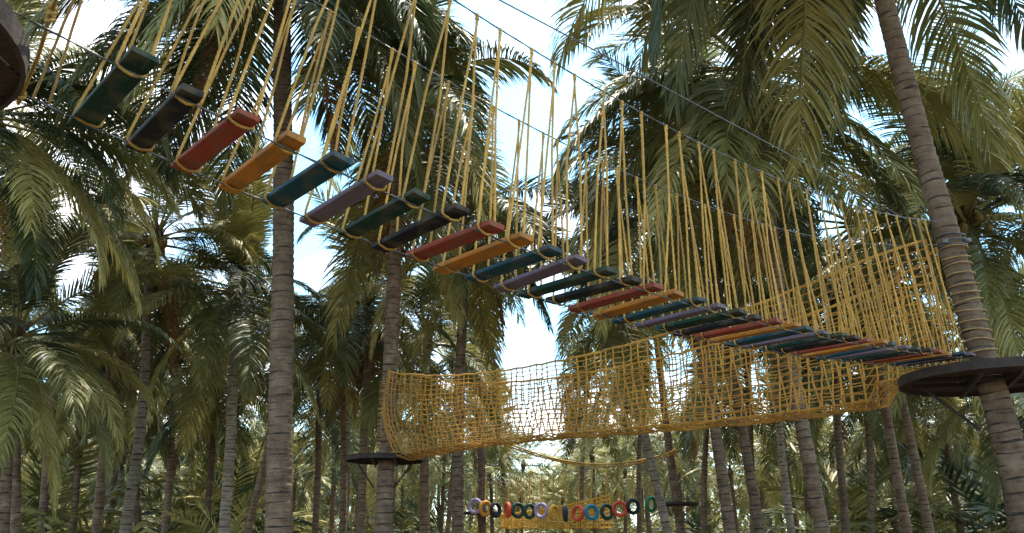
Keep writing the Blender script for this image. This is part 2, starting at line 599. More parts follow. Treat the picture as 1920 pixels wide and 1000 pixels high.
def frond_meshes(key, nleaf, seg, wid, kinds):
    for a, (e, b, dp) in enumerate(AGES):
        for k in range(kinds):
            mb = MB()
            frond(mb, e + rg.uniform(-5, 5), 1.0, nleaf, seg, 0.215, dp, rg.uniform(-38, 38), rg, wid, b + rg.uniform(-10, 14), swing=rg.uniform(-22, 22))
            FRP[key, a, k] = mb.v[0][::4][:15].copy()
            FR[key, a, k] = mb.mesh('frond', [M['leaf'], M['rachis']], smooth=False)


frond_meshes('fine', 122, 4, 0.0088, 3)
frond_meshes('mid', 84, 3, 0.0125, 2)
for k in range(3):
    mb = MB()
    frond(mb, -62, 1.0, 40, 3, 0.17, 1.3, rg.uniform(-50, 50), rg, 0.013, 26, swing=rg.uniform(-20, 20))
    FR['dead', 0, k] = mb.mesh('frond', [M['leaf_dead'], M['rachis_dead']], smooth=False)


def heart_mesh(seed, with_sticks=True):
    """the leafless core of a crown: overlapping leaf bases, fibre and a few flower sheaths"""
    r = np.random.default_rng(seed)
    mb = MB()
    mb.tube([(0, 0, -.55), (0, 0, -.3), (0, 0, 0), (0, 0, .3), (0, 0, .62)], [.115, .15, .20, .15, .03], 10, 0)
    for k in range(22):
        a, z = k * 2.399, -.45 + .038 * k
        d = np.array([math.cos(a), math.sin(a), 0])
        mb.tube([d * .10 + UPZ * (z - .05), d * .19 + UPZ * (z + .08), d * (.27 + .1 * r.random()) + UPZ * (z + .22 + .1 * r.random())],
                [.055, .05, .012], 5, 0)
    if with_sticks:
        for k in range(6):
            a = r.uniform(0, 6.28)
            d = np.array([math.cos(a), math.sin(a), 0])
            L = r.uniform(.5, .9)
            mb.tube([d * .1, d * .3 + UPZ * .2, d * (.3 + .4 * L) + UPZ * (.1 - .15 * L), d * (.35 + .5 * L) - UPZ * .4 * L], [.02, .016, .012, .006], 4, 1)
    return mb.mesh('crown', [M['heart'], M['rachis']])


HEARTS = [heart_mesh(i) for i in range(4)]
NUT = MB()
NUT.blob((0, 0, 0), (.10, .10, .13), 9, 7)
NUT = NUT.mesh('coconut', M['coconut'])


def trunk_mesh(P, r0, r1, sides=12, ring=0.105, seed=0, rings=True, bark='bark'):
    r = np.random.default_rng(seed)
    P = np.asarray(P, float)
    seglen = np.linalg.norm(np.diff(P, axis=0), axis=1)
    d = np.concatenate([[0], np.cumsum(seglen)])
    if rings:
        marks, z = [], 0.0
        while z < d[-1]:
            st = ring * r.uniform(.7, 1.3) * (1.0 if z < d[-1] * .6 else .85)
            marks += [(z, .965), (z + st * .25, .985), (z + st * .80, 1.035), (z + st * .88, 1.03)]
            z += st
        marks = [x for x in marks if x[0] <= d[-1]]
        u = np.array([x[0] for x in marks])
        k = np.array([x[1] for x in marks])
    else:
        u, k = np.linspace(0, d[-1], 14), np.ones(14)
    Q = np.stack([np.interp(u, d, P[:, i]) for i in range(3)], 1)
    f = u / d[-1]
    rad = (r1 + (r0 - r1) * (1 - f) ** 0.9 + r0 * .45 * np.exp(-f * 22)) * k * (1 + .02 * np.sin(f * 31 + seed))
    mb = MB()
    mb.tube(Q, rad, sides, 0)
    if rings:                                         # leaf scars: uneven rims, dark scarred groove between them with rim shadow painted in
        V = mb.v[0].reshape(len(Q), sides, 3)
        th = np.arange(sides) * 2 * math.pi / sides
        gi = np.arange(len(Q)) // 4
        ph = r.uniform(0, 6.28, (gi.max() + 1, 3))
        am = r.uniform(.3, 1, (gi.max() + 1, 2))
        off = .013 * am[gi, :1] * np.sin(th[None] + ph[gi, :1]) + .007 * am[gi, 1:] * np.sin(3 * th[None] + ph[gi, 1:2])
        V[..., 2] += off
        rel = V - Q[:, None]
        V += rel * r.normal(0, .012, (len(Q), sides, 1))
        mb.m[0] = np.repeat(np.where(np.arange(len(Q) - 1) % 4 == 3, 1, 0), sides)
    return mb.mesh('trunk', [M[bark], M['scar_shadow']])


def stem_line(base, top, bow, seed=0):
    r = np.random.default_rng(seed)
    base, top = np.asarray(base, float), np.asarray(top, float)
    f = np.linspace(0, 1, 24)[:, None]
    side = np.array([r.normal(), r.normal(), 0])
    side /= np.linalg.norm(side)
    return base + (top - base) * f + side * bow * np.sin(f * math.pi) + np.array([r.normal(), r.normal(), 0]) * .02 * np.sin(f * 9)


PALMS = []
# directions (photo pixels x0, y0, x1, y1) in which the photographed crowns leave the sky open
OPEN = [(870, 30, 1030, 122), (1000, 30, 1095, 120), (930, 172, 1095, 258), (905, 258, 1045, 345), (1000, 345, 1045, 385), (1690, 30, 1755, 155), (1835, 0, 1930, 150),
        (1598, 212, 1668, 292), (1562, 300, 1618, 362), (1525, 388, 1655, 452), (95, 0, 180, 100), (80, 408, 120, 450), (112, 515, 182, 580), (300, 440, 372, 495),
        (543, 486, 640, 546), (935, 585, 1042, 690), (968, 640, 1050, 845), (1225, 650, 1290, 790), (1400, 705, 1450, 750), (600, 200, 700, 290), (498, 0, 558, 470), (1640, 0, 1690, 200)]


def blocks(P):
    """share of a frond (stalk points and the leaf tips hanging below) that lies in an open direction"""
    h = 0
    for p in P:
        if p[1] < .5:
            continue
        x, y = pix(p)
        h += any(a - 12 < x < c and b - 10 < y < d for a, b, c, d in OPEN)
    return h / len(P)




def palm(label, crown_px, low_px, Y, FL, nf=24, r0=.165, r1=.105, key='fine', seed=0, dead=0, nuts=0, fit=(), bow=.06, extra=(), spread=(0, 9), skip=(), dY=0.0, ring=.105, group=None, name='palm_tree', bark='bark'):
    """a palm surveyed from two points of its trunk in the photo, standing Y metres away"""
    r = np.random.default_rng(1000 + seed)
    top = at(*crown_px, Y + dY)
    low = at(*low_px, Y)
    dirv = (top - low) / (top[2] - low[2])
    base = low - dirv * low[2]
    t = thing(name, base, label, 'palm tree', group)
    top_l, base_l = top - base, np.zeros(3)
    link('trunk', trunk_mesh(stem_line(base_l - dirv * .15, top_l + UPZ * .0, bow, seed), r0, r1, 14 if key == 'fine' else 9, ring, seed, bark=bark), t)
    c = link('crown', HEARTS[seed % 4], t)
    c.location = top_l
    c.scale = (r1 / .12,) * 3
    c.rotation_euler = (0, 0, r.uniform(0, 6.28))
    crz = c.rotation_euler[2]
    inv = .12 / r1

    def put(me, az, z, sc, tilt=0.0, nm='frond'):
        o = link(nm, me, c)
        o.location = (math.cos(az - crz) * .1, math.sin(az - crz) * .1, z)
        o.rotation_euler = (tilt, 0, az - crz)
        o.scale = (sc * inv,) * 3
        return o
    lo, hi = spread
    a0 = r.uniform(0, 6.28)
    for k in range(nf):
        age = lo + (hi - lo) * (k + .5) / nf
        ai = int(min(8, max(0, age)))
        kinds = 3 if key == 'fine' else 2
        az = a0 + k * 2.39996 + r.normal(0, .12)
        if any(abs((math.degrees(az) - s0 + 180) % 360 - 180) < s1 for s0, s1 in skip):
            continue
        best = None
        for tr in range(14):
            kd, sc, a2 = int(r.integers(kinds)), FL * r.uniform(.88, 1.1), az + (r.uniform(-.25, .25) * (1 + tr * .35) if tr else 0)
            Q = FRP[key, ai, kd] * sc
            Q = np.stack([Q[:, 0] * math.cos(a2) - Q[:, 1] * math.sin(a2), Q[:, 0] * math.sin(a2) + Q[:, 1] * math.cos(a2), Q[:, 2]], 1) + top + UPZ * .1
            bl = blocks(np.vstack([Q[3:], Q[5:] - UPZ * .13 * sc]))
            if best is None or bl < best[0]:
                best = (bl, kd, sc, a2)
            if bl < .05:
                break
        if best[0] < .16:
            put(FR[key, ai, best[1]], best[3], .42 - .75 * age / 9, best[2])
    for (azd, ai, sc) in extra:
        kd = int(r.integers(2))
        Q = FRP[key, ai, kd] * FL * sc
        a2 = R(azd)
        Q = np.stack([Q[:, 0] * math.cos(a2) - Q[:, 1] * math.sin(a2), Q[:, 0] * math.sin(a2) + Q[:, 1] * math.cos(a2), Q[:, 2]], 1) + top + UPZ * .1
        if blocks(np.vstack([Q[3:], Q[5:] - UPZ * .13 * FL])) < .25:
            put(FR[key, ai, kd], a2, .2 - .5 * ai / 9, FL * sc)
    for mid_, tip_ in fit:                            # fronds that can be told apart in the photo: nearest match from the shared shapes
        best = None
        for ai in range(9):
            for kd in range(3 if key == 'fine' else 2):
                for a2 in np.arange(0, 6.28, .09):
                    for sc in (.85, .95, 1.05, 1.15):
                        Q = FRP[key, ai, kd][[7, 9, 14]] * FL * sc
                        Q = np.stack([Q[:, 0] * math.cos(a2) - Q[:, 1] * math.sin(a2), Q[:, 0] * math.sin(a2) + Q[:, 1] * math.cos(a2), Q[:, 2]], 1) + top + UPZ * (.42 - .75 * ai / 9)
                        X = [pix(p) if p[1] > 1 else (9e3, 9e3) for p in Q]
                        cst = math.hypot(X[2][0] - tip_[0], X[2][1] - tip_[1]) + min(math.hypot(X[i][0] - mid_[0], X[i][1] - mid_[1]) for i in (0, 1))
                        if best is None or cst < best[0]:
                            best = (cst, ai, kd, a2, sc)
        put(FR[key, best[1], best[2]], best[3], .42 - .75 * best[1] / 9, FL * best[4])
    for k in range(dead):
        put(FR['dead', 0, k % 3], r.uniform(0, 6.28), -.45, FL * r.uniform(.6, .85))
    for k in range(nuts):
        a = r.uniform(0, 6.28)
        o = link('coconut', NUT, c)
        o.location = (math.cos(a) * r.uniform(.26, .42), math.sin(a) * r.uniform(.26, .42), r.uniform(-.35, -.02))
        o.scale = (inv * r.uniform(.8, 1.1),) * 3
        o.rotation_euler = (r.uniform(-.5, .5), r.uniform(-.5, .5), 0)
    PALMS.append((t, top, base))
    return t, base, top


# azimuth of a frond: degrees from +X (right), 90 = away from the camera, -90 = towards the camera
A_Y, D_Y, B_Y = 6.0 * KB, 11.2 * KB, 12.2
palm('tall palm with lashed rope rings, carrying the large round platform at the right', (1540, -430), (1835, 640), A_Y, 5.0, nf=26, r0=.145, r1=.085, seed=1, fit=(((1567, 60), (1567, 240)), ((1775, 60), (1848, 265)), ((1290, 0), (1190, 140)), ((1120, -20), (1060, 100)), ((1440, -30), (1400, 120))), ring=.1, bow=.03,
     spread=(2, 9), extra=((190, 6, 1.0), (215, 7, 1.05), (250, 7, 1.0), (-60, 6, 1.0), (-20, 6, 1.0), (20, 7, .9), (100, 7, .9)))
palm('tall straight palm whose thick bare trunk stands behind the first planks of the bridge', (532, -110), (526, 900), B_Y, 5.0, nf=30, r0=.195, r1=.13, seed=2, dead=2, fit=(((350, 100), (250, 330)), ((600, 120), (640, 300)), ((680, 150), (690, 330)), ((450, 150), (420, 380)), ((300, 20), (120, 180)), ((400, 0), (330, 200)), ((760, 0), (850, 140))), ring=.105, bow=.02,
     spread=(1, 9), extra=((200, 6, 1.0), (225, 7, 1.0), (250, 8, 1.0), (-30, 7, 1.0), (-60, 8, .95), (-10, 8, 1.0)))
DT, D_BASE, D_TOP = palm('palm carrying the round platform where the left end of the net bridge is tied', (752, 190), (718, 950), D_Y, 4.6, nf=28, r0=.165, r1=.105, seed=3, dead=3, fit=(((870, 300), (960, 390)), ((948, 115), (1030, 160)), ((690, 480), (625, 650)), ((830, 120), (880, 290)), ((660, 240), (600, 330)), ((850, 250), (900, 420))), ring=.1, bow=.05,
     spread=(0, 9), extra=((-40, 7, 1.0), (200, 7, 1.0), (20, 3, .95)))
palm('dark palm with a broad crown hanging over the right half of the plank bridge', (1408, 130), (1545, 1000), 13.6, 4.8, nf=34, r0=.125, r1=.085, seed=4, dead=2, fit=(((1565, 310), (1640, 430)), ((1320, 220), (1280, 310)), ((1200, 140), (1060, 270)), ((1230, 320), (1110, 400)), ((1400, 250), (1390, 350)), ((1300, 160), (1200, 330)), ((1520, 260), (1560, 400)), ((1480, 130), (1580, 220))), bow=.1, nuts=4,
     spread=(1, 9), extra=((190, 6, 1.05), (170, 7, 1.05), (215, 8, 1.0), (-30, 6, 1.1), (-60, 8, 1.0)))
palm('palm at the left edge with pale drooping fronds beside the first plank', (-30, 215), (-120, 1000), 12.6, 3.9, nf=24, r0=0.16, r1=0.112, seed=5, fit=(((60, 300), (45, 420)), ((130, 290), (185, 420)), ((120, 250), (260, 330)), ((20, 330), (10, 480))), nuts=3, dead=1, extra=((-20, 6, 1.0), (-50, 7, 1.0), (0, 4, 1.0), (-35, 5, 1.0), (-5, 7, 1.0), (10, 6, 1.0), (-65, 6, 1.0), (-10, 8, 1.0), (25, 7, 1.0)))
palm('slender leaning palm with coconuts left of the thick bare trunk', (290, 450), (236, 990), 18, 3.6, nf=23, r0=0.125, r1=0.087, seed=6, dead=2, bark='bark_pale', fit=(((200, 430), (100, 420)), ((350, 490), (410, 520)), ((230, 500), (170, 600)), ((310, 520), (330, 620))), nuts=6, key='fine', extra=((200, 5, 1.0), (220, 6, 1.0)))
palm('palm with a dark full crown close left of the thick bare trunk', (446, 545), (420, 990), 19.5, 3.8, nf=26, r0=0.135, r1=0.095, seed=7, bark='bark_pale', fit=(((350, 575), (275, 670)), ((490, 570), (500, 680)), ((400, 620), (370, 720)), ((520, 540), (610, 580))), key='fine', extra=((190, 5, 1.0), (200, 6, 1.0)))
palm('palm with large sunlit drooping fronds low at the left edge', (28, 640), (10, 990), 15.5, 3.4, nf=24, r0=0.125, r1=0.087, seed=8, fit=(((115, 690), (150, 790)), ((60, 720), (70, 840)), ((90, 650), (180, 700)), ((0, 720), (-10, 840))), dead=2, extra=((-20, 6, 1.0), (-50, 7, 1.0)))
palm('palm with brown dead fronds hanging between two slender trunks at left', (216, 575), (186, 990), 21, 3.5, nf=22, r0=0.13, r1=0.091, seed=9, dead=5, key='mid')
palm('palm with bright grey-green fronds right behind the lashed trunk', (1812, 415), (1895, 900), 15.5, 4.2, nf=26, r0=0.15, r1=0.105, seed=10, fit=(((1720, 190), (1570, 170)), ((1850, 280), (1915, 200)), ((1880, 330), (1920, 430)), ((1840, 490), (1850, 600)), ((1760, 330), (1680, 330))), nuts=4, extra=((150, 2, 1.05), (120, 2, 1.0), (20, 2, 1.0), (-30, 4, 1.0)))
palm('palm with long grey hanging fronds behind the middle of the plank bridge', (872, 395), (856, 990), 18.5, 3.9, nf=24, r0=0.14, r1=0.098, seed=11, fit=(((935, 370), (1015, 470)), ((930, 420), (985, 530)), ((950, 545), (1015, 590)), ((850, 520), (925, 665)), ((890, 540), (940, 690)), ((800, 420), (740, 470))), dead=1, extra=((-60, 8, 1.0), (-40, 8, 1.0), (-90, 8, .9)))
palm('palm showing its crown just behind the platform trunk above the net', (800, 640), (795, 990), 24, 3.6, nf=22, r0=0.15, r1=0.105, seed=12, nuts=3, key='mid')
palm('palm with drooping crown above the middle of the net bridge', (1150, 560), (1247, 990), 21, 3.7, nf=24, r0=0.125, r1=0.087, seed=13, dead=2, bark='bark_pale', fit=(((1095, 600), (1048, 670)), ((1090, 560), (1055, 615)), ((1210, 600), (1250, 680))), key='mid')
palm('palm standing dark behind the rope curtain at the centre of the bridge', (1268, 395), (1366, 990), 17, 3.8, nf=25, r0=0.125, r1=0.087, seed=14, dead=2, key='fine')
palm('slim pale leaning trunk right of centre, its crown behind the planks', (1440, 560), (1484, 990), 24, 3.4, nf=22, r0=0.12, r1=0.084, seed=15, dead=1, bark='bark_pale', key='mid')
palm('palm with leaning trunk under the right part of the net, crown behind the ropes', (1556, 500), (1588, 990), 22, 3.5, nf=22, r0=0.11, r1=0.077, seed=16, dead=2, key='mid')
palm('palm with dark leaning trunk just left of the large right platform', (1640, 520), (1738, 990), 19, 3.6, nf=23, r0=0.11, r1=0.077, seed=17, dead=3, key='mid')
palm('small palm with low crown below the large right platform', (1752, 700), (1800, 990), 27, 3.3, nf=20, r0=0.12, r1=0.084, seed=18, dead=2, key='mid')
palm('palm at the right edge with fronds arching out over the far platform tree', (1985, 350), (2010, 900), 16, 4.0, nf=24, r0=0.13, r1=0.091, seed=19, extra=((170, 4, 1.0), (190, 5, 1.0)))
palm('palm at the far left with a low crown behind the sunlit drooping fronds', (112, 610), (78, 990), 26, 3.4, nf=22, r0=0.14, r1=0.098, seed=20, dead=2, key='mid')
palm('palm with yellow young fronds low between the two slender left trunks', (330, 680), (308, 990), 27, 3.4, nf=22, r0=0.125, r1=0.087, seed=21, dead=2, key='mid')
palm('palm with crown half hidden behind the thick bare trunk', (560, 590), (470, 990), 26, 3.5, nf=23, r0=0.125, r1=0.087, seed=22, dead=2, key='mid')
palm('palm with thin trunk between the thick bare trunk and the left platform', (640, 640), (640, 990), 25, 3.3, nf=22, r0=0.12, r1=0.084, seed=23, key='mid', dead=2)
FL_T, FL_BASE, FL_TOP = palm('far palm at the left end of the row of tyres', (892, 640), (903, 990), 35.1, 3.4, nf=22, r0=0.17, r1=0.119, seed=24, key='mid')
palm('palm with slim trunk standing under the middle of the net right of the tyres', (1396, 610), (1410, 990), 28, 3.3, nf=21, r0=0.12, r1=0.084, seed=25, key='mid')
FRT, FR_BASE, FR_TOP = palm('far palm carrying the small platform right of the row of tyres', (1226, 600), (1276, 990), 32.400000000000006, 3.4, nf=22, r0=0.18, r1=0.126, seed=26, key='mid')
palm('palm whose crown spreads low in front of the grove below the right platform', (1660, 760), (1675, 990), 30, 3.3, nf=20, r0=0.12, r1=0.084, seed=27, key='mid')

for i_, (lab_, cr_, lo_, Y_, FL_) in enumerate([
    ('palm whose fronds fill the net just right of its middle sky gap', (1100, 735), (1090, 990), 42.0, 3.9),
    ('palm with crown seen through the left end of the net bridge', (860, 740), (838, 990), 37.0, 3.9),
    ('palm with crown seen through the net left of the middle sky gap', (935, 790), (950, 990), 46.0, 3.9),
    ('palm whose crown shows through the net below the middle planks', (1205, 665), (1197, 990), 37.0, 4.0),
    ('palm with crown seen through the net right of its centre', (1330, 690), (1322, 990), 30.0, 4.0),
    ('palm with crown seen through the right third of the net', (1510, 660), (1520, 990), 28.0, 4.0),
    ('palm filling the space between the right platform and the net end', (1620, 640), (1630, 990), 26.0, 4.0),
    ('palm crown left of the lashed left platform palm below the teal plank', (690, 560), (672, 990), 23.0, 4.0),
    ('palm crown just left of the thick bare trunk at half height', (410, 690), (385, 990), 28.0, 3.9),
    ('palm crown between the coconut palm and the dark full crown, half height', (250, 720), (262, 990), 29.0, 3.9),
    ('palm crown low beside the brown dead fronds at left', (165, 690), (140, 990), 28.0, 3.9),
    ('palm at the left edge behind the first pale drooping fronds', (40, 520), (30, 990), 20.0, 4.0),
    ('palm crown right of the thick bare trunk under the lilac plank', (600, 690), (590, 990), 28.0, 3.9),
    ('palm rising behind the dark broad crown at the right half of the bridge', (1300, 300), (1420, 990), 19.0, 4.4),
    ('palm with crown right behind the rope curtain near the right trunk', (1600, 420), (1700, 990), 20.0, 4.2),
    ('palm at the right edge below the large round platform', (1890, 720), (1940, 990), 24.0, 3.9)]):
    palm(lab_, cr_, lo_, Y_, FL_, nf=25, r0=.125, r1=.088, seed=31 + i_, key='mid', dead=1 + i_ % 3)

# ------------------------------------------------------------------ far palms of the plantation: copies of a few prototypes
FAR = []
for v in range(7):
    r = np.random.default_rng(50 + v)
    h = r.uniform(6.4, 7.6)
    lean = np.array([r.normal(0, .35), r.normal(0, .3), 0])
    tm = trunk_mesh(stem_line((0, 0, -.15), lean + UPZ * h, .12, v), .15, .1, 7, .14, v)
    mb = MB()
    nfr = 22
    for k in range(nfr):
        age = 9 * (k + .5) / nfr
        e, b, dp = AGES[int(age)]
        frond(mb, e + r.uniform(-6, 6), 3.6 * r.uniform(.85, 1.1), 50, 2, .78, dp, r.uniform(-40, 40), r, .064, b + r.uniform(-10, 12),
              az=k * 2.39996 + r.normal(0, .15), org=np.array([0, 0, .35 - .7 * age / 9]), swing=r.uniform(-20, 20), rs=3)
    mb.tube([(0, 0, -.4), (0, 0, 0), (0, 0, .4)], [.11, .2, .05], 6, 2)
    cm = mb.mesh('crown', [M['leaf'], M['rachis'], M['heart']], smooth=False)
    FAR.append((tm, cm, lean + UPZ * h))

ZONES = [(-400, 'at the left edge below the sunlit drooping fronds'), (150, 'near the leaning trunk with coconuts'), (330, 'between the coconut palm and the thick bare trunk'),
         (480, 'around the thick bare trunk'), (610, 'left of the small round platform'), (740, 'between the left platform and the tyres'),
         (900, 'behind the left half of the tyre row'), (1060, 'behind the right half of the tyre row'), (1230, 'around the small far platform'),
         (1380, 'right of the small far platform'), (1520, 'around the thick leaning trunk right of centre'), (1650, 'left of the large right platform'),
         (1780, 'below the large right platform')]
ORD = ['tallest', 'second tallest', 'third tallest', 'fourth tallest', 'fifth tallest', 'sixth tallest', 'seventh tallest', 'eighth tallest', 'ninth tallest', 'tenth tallest', 'eleventh tallest', 'twelfth tallest', 'thirteenth tallest', 'fourteenth tallest', 'fifteenth tallest', 'sixteenth tallest', 'seventeenth tallest', 'eighteenth tallest']
rf = np.random.default_rng(11)
spots = []
for row in range(7):
    Yr = 28 + row * 5.0
    for c in range(-11, 12):
        x = c * 4.4 + (2.2 if row % 2 else 0) + rf.normal(0, .6)
        y = Yr + rf.normal(0, .7)
        if abs(x) < .66 * y + 2 and min(np.hypot(x - b[2][0], y - b[2][1]) for b in PALMS) > 2.0:
            spots.append((x, y))
byzone = {}
for (x, y) in spots:
    v = int(rf.integers(7))
    s = rf.uniform(.70, 1.08) * (.92 if y < 33 else 1)
    px, py = pix((x, y, FAR[v][2][2] * s))
    if 850 < px < 1330 and y < 40:
        continue
    if 960 < px < 1060:
        s *= .66
        py = pix((x, y, FAR[v][2][2] * s))[1]
    zi = max(i for i, z in enumerate(ZONES) if px >= z[0] or i == 0)
    byzone.setdefault(zi, []).append((py, x, y, v, s))
for zi, L in byzone.items():
    L.sort()
    for i, (py, x, y, v, s) in enumerate(L):
        t = thing('palm_tree', (x, y, 0), 'far palm %s, %s of those' % (ZONES[zi][1], ORD[min(i, 17)]), 'palm tree', 'far palms of the grove')
        t.scale = (s, s, s)
        t.rotation_euler = (0, 0, rf.uniform(0, 6.28))
        link('trunk', FAR[v][0], t)
        c = link('crown', FAR[v][1], t)
        c.location = FAR[v][2]

# the deep plantation beyond, one mass
rw = np.random.default_rng(23)
mb = MB()
for k in range(260):
    y = rw.uniform(63, 90)
    x = rw.uniform(-.72, .72) * y
    h = rw.uniform(5.0, 8.6) * (.62 if 945 < pix((x, y, 4))[0] < 1065 else 1)
    mb.tube([(x, y, -.1), (x + rw.normal(0, .2), y, h / 2), (x + rw.normal(0, .4), y, h)], [.2, .16, .13], 5, 2, caps=False)
    for j in range(18):
        e, b, dp = AGES[int(9 * (j + .5) / 18)]
        frond(mb, e + rw.uniform(-6, 6), 3.7 * rw.uniform(.9, 1.1), 18, 1, .9, dp, rw.uniform(-40, 40), rw, .24, b, az=j * 2.4 + k, org=np.array([x, y, h]), rs=3)
for k in range(1000):                                  # young palms and scrub low in the deep grove
    y = rw.uniform(58, 84)
    x = rw.uniform(-.72, .72) * y
    for j in range(8):
        e, b, dp = AGES[int(1 + 6 * (j + .5) / 8)]
        frond(mb, e, 3.6 * rw.uniform(.8, 1.2), 11, 1, .9, dp, rw.uniform(-40, 40), rw, .24, b, az=j * 2.4 + k, org=np.array([x, y, rw.uniform(.1, 1.9)]), rs=3)
o = mb.build('palm_grove', [M['leaf'], M['rachis'], M['bark']], smooth=False)
tag(o, 'dense dark mass of distant palms closing the view at the bottom', 'palm grove', kind='stuff')

# young palms with fronds rising from the ground
YOUNG = []
for v in range(4):
    r = np.random.default_rng(80 + v)
    mb = MB()
    for k in range(13):
        e, b, dp = AGES[int(6 * (k + .5) / 13)]
        frond(mb, e + r.uniform(-6, 6), 2.6 * r.uniform(.8, 1.1), 26, 2, .6, dp, r.uniform(-40, 40), r, .075, b, az=k * 2.4, org=np.array([0, 0, .9]), rs=3)
    cm = mb.mesh('crown', [M['leaf'], M['rachis']], smooth=False)
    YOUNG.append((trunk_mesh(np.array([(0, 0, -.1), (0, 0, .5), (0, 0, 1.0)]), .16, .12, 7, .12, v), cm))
for k in range(60):
    y = rw.uniform(24, 54)
    x = rw.uniform(-.66, .66) * y
    v = int(rw.integers(4))
    if 680 < pix((x, y, 1))[0] < 1500 and y < 46:
        continue
    t = thing('young_palm', (x, y, 0), 'young short palm with fronds rising from the ground deep among the dark trunks', 'palm tree', 'young palms between the trunks')
    s = rw.uniform(.9, 1.95)
    t.scale = (s, s, s)
    t.rotation_euler = (0, 0, rw.uniform(0, 6.28))
    link('trunk', YOUNG[v][0], t)
    link('crown', YOUNG[v][1], t)

# ------------------------------------------------------------------ plank bridge
S84 = 0.84 * KB
AZB = R(48.09)
DB = np.array([math.sin(AZB), math.cos(AZB), 0])
QB = np.array([-DB[1], DB[0], 0])                     # towards the far side
P0 = np.array([-1.102, 2.465, 0]) * S84
PL = 0.62 * S84
kk = np.array([1, 2, 3, 4, 5, 6, 7, 8, 9, 10, 11, 12, 13, 14, 15, 16, 17, 18, 19, 21, 22, 27, 28, 33, 34], float)
tt = np.array([-.16, .04, .22, .41, .61, .82, .99, 1.19, 1.38, 1.58, 1.77, 1.95, 2.15, 2.33, 2.51, 2.7, 2.88, 3.09, 3.3, 3.67, 3.86, 4.89, 5.11, 6.15, 6.32]) * S84
zz = np.array([1.521, 1.497, 1.454, 1.431, 1.406, 1.398, 1.371, 1.353, 1.342, 1.334, 1.325, 1.308, 1.307, 1.303, 1.3, 1.295, 1.295, 1.302, 1.31, 1.325, 1.332, 1.395, 1.409, 1.506, 1.527]) * S84
pt = np.polyfit(kk, tt, 3)
pz = np.polyfit(tt, zz, 4)
NPL = 36
TK = np.polyval(pt, np.arange(1, NPL + 1))
INS = 0.06 * KB                                            # cables sit this far in from the plank ends


def deckz(t):
    return EYE + np.polyval(pz, t)


def bridge_pt(t, q, dz=0.0):
    return P0 + DB * t + QB * q + UPZ * (deckz(t) + dz)


def fit_line(pixels, p0, nrm, deg=2):
    pts = np.array([on_plane(px, py, p0, nrm) for px, py in pixels])
    s = (pts - p0) @ DB
    return np.polyfit(s, pts[:, 2], deg)


near0, far0 = P0 + QB * INS, P0 + QB * (PL - INS)
HN = fit_line([(865, 5), (960, 70), (1017, 107), (1056, 131), (1105, 160), (1150, 182), (1194, 206), (1249, 234), (1300, 260), (1359, 290), (1420, 318), (1467, 342), (1585, 382), (1727, 412)], near0, QB)
HF = fit_line([(640, 35), (703, 75), (750, 100), (800, 128), (1032, 257), (1082, 280), (1117, 300), (1160, 315), (1222, 347), (1282, 372), (1415, 415)], far0, QB)
HC = fit_line([(980, 22), (1075, 75), (1130, 103), (1240, 160), (1350, 220), (1427, 262)], (near0 + far0) / 2, QB)
T0, T1 = TK[0] - .30 * KB, TK[-1] + .12 * KB
rr = random.Random(5)
bridge = thing('rope_bridge', P0 + DB * (T0 + T1) / 2 + QB * PL / 2 + UPZ * deckz(2.5), 'sagging plank bridge of small painted boards hung in yellow rope slings', 'bridge')
BO = np.array(bridge.location)


def hz(t, which):
    t = np.asarray(t, float)
    z = np.polyval(HN if which == 0 else HF, t)
    return z


def along(a, b, n, f):
    return np.array([f(t) for t in np.linspace(a, b, n)])


# the steel lines the deck lies on, and the two hand lines
for q in (INS, PL - INS):
    mb = MB()
    mb.tube(along(T0 - .35, T1 + .25, 60, lambda t: bridge_pt(t, q, -.019 * KB)) - BO, .0060, 6, 0, lobes=.15, twist=60)
    mb.build('foot_cable', M['steel'], bridge)
TA, TB = T0 - .25, T1 - .12
for w, q in ((0, INS), (1, PL - INS)):
    mb = MB()
    mb.tube(np.array([P0 + DB * t + QB * q + UPZ * hz(t, w) for t in np.linspace(TA, TB, 60)]) - BO, .0056, 6, 0, lobes=.15, twist=60)
    mb.build('hand_cable', M['steel'], bridge)


def rope_path(pts, step):
    """resample a polyline to even steps, corners slightly rounded"""
    pts = np.asarray(pts, float)
    d = np.concatenate([[0], np.cumsum(np.linalg.norm(np.diff(pts, axis=0), axis=1))])
    u = np.linspace(0, d[-1], max(4, int(d[-1] / step)))
    Q = np.stack([np.interp(u, d, pts[:, k]) for k in range(3)], 1)
    for _ in range(2):
        Q[1:-1] = (Q[:-2] + 2 * Q[1:-1] + Q[2:]) / 4
    return Q


